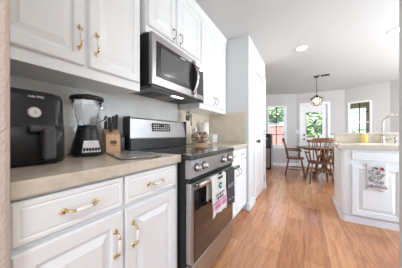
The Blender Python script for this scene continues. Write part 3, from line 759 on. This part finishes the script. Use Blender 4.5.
# ------------------------------------------------------------------ dining set
def turned(q, a, b, r):
    a, b = Vector(a), Vector(b); ts = [0, .08, .12, .3, .5, .7, .76, .80, .86, 1]; rr = [.7, .8, .95, 1.15, 1.25, 1.0, .75, 1.1, .8, .75]
    q.tube([a.lerp(b, t) for t in ts], [r*k for k in rr], 10)
def make_chair(label):
    """captain's chair at the origin facing +Y"""
    t = thing('dining_chair', (0, 0, 0), label, 'chair', 'brown spindle-back chairs at the dining table')
    q = mb('oak')
    def seatpts(s): return [(s*.22*math.copysign(abs(math.cos(a))**.7, math.cos(a)), s*.21*math.copysign(abs(math.sin(a))**.8, math.sin(a))) for a in [2*PI*k/28 for k in range(28)]]
    loft(q, [(.425, seatpts(.93)), (.437, seatpts(1)), (.452, seatpts(1)), (.457, seatpts(.95)), (.450, seatpts(.6))]); q.build('seat', t)
    feet = {}
    for sx_ in (-1, 1):
        for sy_ in (-1, 1):
            q = mb('oak'); f = (sx_*.22, sy_*.215, 0); turned(q, f, (sx_*.155, sy_*.14, .43), .019); q.build('leg', t)
            feet[(sx_, sy_)] = (Vector(f).lerp(Vector((sx_*.155, sy_*.14, .43)), .42), Vector(f).lerp(Vector((sx_*.155, sy_*.14, .43)), .62))
    for sx_ in (-1, 1):
        q = mb('oak'); q.tube([feet[(sx_, -1)][0], (feet[(sx_, -1)][0]+feet[(sx_, 1)][0])/2, feet[(sx_, 1)][0]], [.009, .014, .009], 8); q.build('stretcher', t)
    for sy_ in (-1, 1):
        q = mb('oak'); q.tube([feet[(-1, sy_)][1], (feet[(-1, sy_)][1]+feet[(1, sy_)][1])/2, feet[(1, sy_)][1]], [.009, .014, .009], 8); q.build('stretcher', t)
    # back
    for sx_ in (-1, 1):
        q = mb('oak'); q.tube([(sx_*.19, -.155, .45), (sx_*.215, -.185, .60), (sx_*.235, -.22, .75), (sx_*.25, -.26, .90)], [.015, .018, .014, .012], 10); q.build('back_post', t)
    for k in range(6):
        u = (k-2.5)/2.5; q = mb('oak')
        q.tube([(u*.13, -.175+.012*u*u, .45), (u*.155, -.205, .62), (u*.185, -.262+.02*u*u, .89)], [.008, .012, .007], 8); q.build('spindle', t)
    q = mb('oak'); n = 16; rings = []
    for i in range(n+1):
        u = (i/n-.5)*2; x = u*.285; y = -.285+.035*u*u; h = .045*(1-.25*u*u)+.012*abs(math.sin(u*4)); z = .905
        rings.append([q.bm.verts.new(v) for v in ((x, y-.011, z-h*.6), (x, y+.013, z-h*.6), (x, y+.011, z+h*.62), (x, y-.013, z+h*.62))])
    fs = []
    for A, B in zip(rings, rings[1:]):
        for k in range(4): fs.append(q.bm.faces.new((A[k], A[(k+1)%4], B[(k+1)%4], B[k])))
    fs += [q.bm.faces.new(rings[0][::-1]), q.bm.faces.new(rings[-1])]; q._tagf(fs); q.build('crest_rail', t)
    for sx_ in (-1, 1):
        q = mb('oak'); q.tube([(sx_*.225, -.20, .655), (sx_*.25, -.05, .655), (sx_*.255, .08, .65), (sx_*.235, .145, .645)], [.013, .017, .02, .014], 10); q.build('arm', t)
        q = mb('oak'); q.tube([(sx_*.185, .09, .45), (sx_*.215, .095, .54), (sx_*.245, .10, .645)], [.011, .016, .010], 8); q.build('arm_post', t)
    return t
def dup(root, loc, rotz, label):
    r = root.copy(); COL.objects.link(r); r.location = loc; r.rotation_euler = (0, 0, rotz); r['label'] = label
    for ch in list(root.children):
        c_ = ch.copy(); COL.objects.link(c_); c_.parent = r
    return r
ch = make_chair('brown spindle-back chair seen from behind, nearest the kitchen')
dup(ch, (-.20, 5.12, 0), -PI/2+.05, 'brown spindle-back chair seen side-on at the left end of the table')
dup(ch, (.50, 5.85, 0), PI, 'brown spindle-back chair on the window side of the table, behind the nearest chair')
ch.location = (.285, 4.60, 0); ch.rotation_euler = (0, 0, .18)

tb = thing('dining_table', (.42, 5.12, 0), 'dark brown oval pedestal dining table under the lantern', 'table')
q = mb('dark_oak'); q.lathe([(.50, .705), (.53, .712), (.54, .724), (.53, .738), (.50, .74)], (.42, 5.12, 0), 48, sx=1.12, sy=.96); q.build('tabletop', tb)
q = mb('dark_oak'); q.lathe([(.40, .675), (.41, .69), (.41, .704)], (.42, 5.12, 0), 40, sx=1.12, sy=.96); q.build('apron', tb)
q = mb('dark_oak'); q.lathe([(.09, .14), (.10, .18), (.06, .26), (.05, .34), (.085, .44), (.09, .5), (.05, .58), (.10, .66), (.12, .674)], (.42, 5.12, 0), 24); q.build('pedestal', tb)
for k in range(4):
    a = PI/4+k*PI/2; ca, sa = math.cos(a), math.sin(a)
    q = mb('dark_oak'); q.tube([(.42+.06*ca, 5.12+.06*sa, .2), (.42+.16*ca, 5.12+.16*sa, .17), (.42+.27*ca, 5.12+.27*sa, .08), (.42+.34*ca, 5.12+.34*sa, .03)], [.045, .04, .033, .028], 10); q.build('foot', tb)
va = thing('flower_vase', (.545, 5.10, .741), 'small glass vase of white flowers on the dining table', 'vase')
q = mb('glass'); q.lathe([(.035, .741), (.045, .76), (.05, .80), (.035, .85), (.04, .88), (.036, .88), (.031, .85), (.045, .80), (.04, .765)], (.545, 5.10, 0), 20); q.build('glass_body', va)
q = mb('leaf2'); random.seed(2)
for k in range(22):
    a = random.uniform(0, 6.28); r = random.uniform(.01, .06); z = random.uniform(.88, 1.0)
    q.tube([(.545+r*.3*math.cos(a), 5.10+r*.3*math.sin(a), .80), (.545+r*math.cos(a), 5.10+r*math.sin(a), z)], [.002, .006], 5)
q.build('stems', va)
q = mb('flower')
for k in range(14):
    a = random.uniform(0, 6.28); r = random.uniform(0, .05); z = random.uniform(.95, 1.04)
    q.lathe([(.002, -.012), (.014, -.008), (.018, 0), (.012, .01), (.003, .013)], (.545+r*math.cos(a), 5.10+r*math.sin(a), z), 8)
q.build('blossoms', va)

# ------------------------------------------------------------------ hanging lantern, cans, vent
lx, ly = .255, 4.98
def cz_at(y): return cz-(cz-wz)*max(0, (y-4.55))/2.15
lc = cz_at(ly)
ln = thing('pendant_lamp', (lx, ly, 1.75), 'bronze pendant lantern with clear glass hanging over the dining table', 'pendant lamp')
q = mb('pewter'); q.lathe([(.015, lc-.04), (.045, lc-.03), (.05, lc-.002)], (lx, ly, 0), 24); q.build('ceiling_canopy', ln)
q = mb('pewter'); z = lc-.05; k = 0
while z > 2.0:
    pts = [((lx+.010*math.cos(2*PI*j/10)) if k % 2 == 0 else lx, ly if k % 2 == 0 else ly+.010*math.cos(2*PI*j/10), z-.016+.020*math.sin(2*PI*j/10)) for j in range(10)]
    q.tube(pts, .0035, 5, closed=True); z -= .031; k += 1
q.build('chain', ln)
q = mb('pewter'); q.lathe([(.012, 2.055), (.02, 2.04), (.05, 2.02), (.10, 1.975), (.165, 1.95), (.168, 1.943), (.02, 1.945)], (lx, ly, 0), 24); q.build('cap', ln)
q = mb('pewter')
for k in range(6):
    a = 2*PI*k/6; ca, sa = math.cos(a), math.sin(a)
    q.tube([(lx+.14*ca, ly+.14*sa, 1.945), (lx+.145*ca, ly+.145*sa, 1.80), (lx+.10*ca, ly+.10*sa, 1.765), (lx+.02*ca, ly+.02*sa, 1.75)], .006, 6)
    q.tube([(lx+.165*ca, ly+.165*sa, 1.95), (lx+.19*ca, ly+.19*sa, 1.955), (lx+.185*ca, ly+.185*sa, 1.975)], .005, 6)
q.tube([(lx+.143*math.cos(2*PI*k/24), ly+.143*math.sin(2*PI*k/24), 1.83) for k in range(24)], .005, 6, closed=True)
q.lathe([(.004, 1.725), (.014, 1.735), (.008, 1.75), (.02, 1.758)], (lx, ly, 0), 12); q.build('cage', ln)
q = mb('seeded'); q.lathe([(.128, 1.942), (.132, 1.81), (.10, 1.78), (.03, 1.765), (.028, 1.769), (.098, 1.784), (.128, 1.812), (.124, 1.94)], (lx, ly, 0), 24); q.build('glass_shade', ln)
for k in range(3):
    a = 2*PI*k/3+.3; x, y = lx+.05*math.cos(a), ly+.05*math.sin(a)
    q = mb('cream'); q.lathe([(.012, 1.80), (.012, 1.85)], (x, y, 0), 12); cd = q.build('candle_sleeve', ln)
    q = mb('lit'); q.lathe([(.008, 1.851), (.018, 1.872), (.016, 1.895), (.005, 1.92)], (x, y, 0), 12); q.build('bulb', cd)
for o in [k for k in ln.children_recursive if k.name.split('.')[0] in ('cap', 'cage', 'glass_shade', 'candle_sleeve', 'bulb')]:
    o.data.transform(Matrix(((.76, 0, 0, 0), (0, .76, 0, 0), (0, 0, .85, -.034), (0, 0, 0, 1))))
pl = bpy.data.lights.new('pendant_glow', 'POINT'); pl.energy = 8; pl.color = (1, .8, .55); pl.shadow_soft_size = .05
po = bpy.data.objects.new('pendant_glow', pl); COL.objects.link(po); po.location = (lx, ly, 1.84)

rl = None
for (x, y, lab) in ((-.028, 3.26, 'round recessed ceiling light nearest the pantry'), (1.06, 3.32, 'round recessed ceiling light above the island sink')):
    if rl is None:
        rl = thing('recessed_light', (x, y, 2.408), lab, 'ceiling light', 'recessed ceiling lights')
        q = mb('trim'); q.lathe([(.085, 2.419), (.088, 2.412), (.083, 2.409), (.066, 2.413), (.066, 2.419)], (x, y, 0), 32); q.build('trim_ring', rl)
        q = mb('can'); q.lathe([(.065, 2.418), (.064, 2.412), (.03, 2.4105), (.002, 2.410)], (x, y, 0), 28); q.build('lens', rl)
    else: dup(rl, (x, y, 2.408), 0, lab)
    area('can_and_fill_light', (x, y, 2.40), .13, 9)
vt = thing('ceiling_vent', (.42, 4.93, cz_at(4.93)-.012), 'dark slotted air vent in the ceiling beside the lantern mount', 'vent')
vz = cz_at(4.85)-.001
q = mb('trim'); q.box(.315, 4.85, vz-.016, .53, 5.03, vz-.008, .002); q.build('frame', vt)
q = mb('muntin')
for k in range(5): q.box(.335, 4.862+.033*k, vz-.019, .51, 4.884+.033*k, vz-.0162)
q.build('louvres', vt)

# ------------------------------------------------------------------ water dispenser by the nook window
wd = thing('water_dispenser', (-1.0, 5.70, 0), 'tall black and steel water dispenser beside the pantry corner', 'water dispenser')
q = mb('black'); q.box(-1.13, 5.55, .01, -.84, 5.87, 1.03, .015, 3); q.build('body', wd)
q = mb('black'); q.box(-1.12, 5.56, 1.03, -.85, 5.86, 1.06, .01, 2); q.build('top_cap', wd)
q = mb('steel'); q.box(-1.10, 5.543, .06, -.87, 5.549, .62, .002); q.box(-.839, 5.57, .06, -.835, 5.85, .62, .002); q.build('lower_panel', wd)
q = mb('grey'); q.box(-1.08, 5.542, .68, -.89, 5.549, .94, .002); q.build('tap_recess', wd)
for k in range(2):
    q = mb('label'); q.box(-1.05+.08*k, 5.525, .90, -1.02+.08*k, 5.541, .93, .003); q.build('tap', wd)
q = mb('grey'); q.box(-1.07, 5.51, .67, -.90, 5.542, .685, .002); q.build('drip_tray', wd)

# wall switch
sw = thing('light_switch', (*((mC @ Vector((.035, -.004, 1.12))).to_2d()), 1.08), 'white light switch plate beside the back door', 'light switch')
q = mb('trim'); q.box(.0, -.007, 1.06, .07, -.001, 1.18, .002); q.xf(mC); q.build('plate', sw)
q = mb('porc'); q.box(.03, -.013, 1.105, .04, -.007, 1.13, .001); q.xf(mC); q.build('toggle', sw)

# ------------------------------------------------------------------ outdoors
tag(mb('grass').box(-14, 6.96, -.25, 16, 30, -.12).build('lawn'), 'green lawn outside the nook windows', 'lawn', kind='stuff')
def tree(x, y, z0, r, n, lab, m1='leaf1', m2='leaf2', name='tree', sz=.10, squash=1.0):
    t = thing(name, (x, y, -.12), lab, 'tree')
    q = mb('bark'); q.tube([(x, y, -.12), (x+.05, y, z0*.5), (x-.03, y, z0)], [.12, .09, .05], 8)
    for k in range(5):
        a = k*1.3; q.tube([(x, y, z0*.6), (x+r*.5*math.cos(a), y+r*.5*math.sin(a), z0+r*.3)], [.05, .02], 6)
    q.build('trunk', t)
    q = mb(m1); q.mat(m2); q.mat(m1)
    for k in range(n):
        v = Vector((random.gauss(0, 1), random.gauss(0, 1), random.gauss(0, 1))).normalized()*r*random.uniform(.45, 1)**.6
        c_ = Vector((x+v.x, y+v.y, z0+v.z*squash))
        u1 = Vector((random.gauss(0, 1), random.gauss(0, 1), random.gauss(0, 1))).normalized(); u2 = u1.orthogonal().normalized()
        s = sz*random.uniform(.6, 1.3)
        vs = [q.bm.verts.new(c_+d) for d in (u1*s, u2*s*.5, -u1*s, -u2*s*.5)]
        f = q.bm.faces.new(vs); f.material_index = 0 if random.random() < .55 else 1
    q.build('foliage', t)
random.seed(21)
tree(.45, 11.7, 1.5, 1.3, 3600, 'leafy green tree filling the back door glass', sz=.13)
tree(-1.9, 14.6, 3.0, 1.15, 2400, 'yellow-green tree rising above the wall outside the left window', 'leaf2', 'leaf1', sz=.12)
tree(2.4, 12.6, .65, .62, 1200, 'low green shrub outside the right window', sz=.1, name='shrub')
for _ in (0,):
    bw = thing('garden_wall', (-2.2, 12.2, -.12), 'red brick garden wall seen low in the left window', 'wall')
    q = mb('brick'); q.box(-5.0, 12.1, -.12, -.95, 12.3, 1.55); q.build('brickwork', bw)
    q = mb('siding'); q.box(-5.05, 12.05, 1.55, -.93, 12.35, 1.60); q.build('coping', bw)
    h1 = thing('neighbour_house', (-4.2, 17, -.12), 'pale neighbouring house beyond the brick wall', 'house')
    q = mb('siding'); q.box(-8, 16.5, -.12, -1.3, 19, 2.5); q.build('house_wall', h1)
    q = mb('roof'); q.poly_ext([(-8.3, 16.2, 2.5), (-8.3, 19.3, 2.5), (-8.3, 17.75, 3.3)], (7.2, 0, 0)); q.build('roof', h1)
    h2 = thing('neighbour_house', (5.5, 20, -.12), 'low white house with reddish base beyond the right window', 'house')
    q = mb('siding'); q.box(2.8, 19.5, .75, 9, 22, 1.5); q.build('house_wall', h2)
    q = mb('brick'); q.box(2.8, 19.45, -.12, 9, 22, .75); q.build('brick_base', h2)
    q = mb('roof'); q.poly_ext([(2.5, 19.2, 1.5), (2.5, 22.3, 1.5), (2.5, 20.75, 2.1)], (6.8, 0, 0)); q.build('roof', h2)
# porch eave and post outside the right window
pe = thing('porch_roof', (2.3, 7.4, 1.9), 'tan porch roof edge seen at the top of the right window', 'porch roof')
q = mb('soffit'); q.xf(Matrix.Identity(4)); q.box(-.6, .6, 1.87, 1.6, 1.0, 2.15); q.box(-.6, .13, 2.15, 1.6, 1.0, 2.2); q.xf(mR); q.build('beam', pe)
q = mb('soffit'); q.box(.34, .62, -.12, .44, .74, 1.87); q.xf(mR); q.build('post', pe)
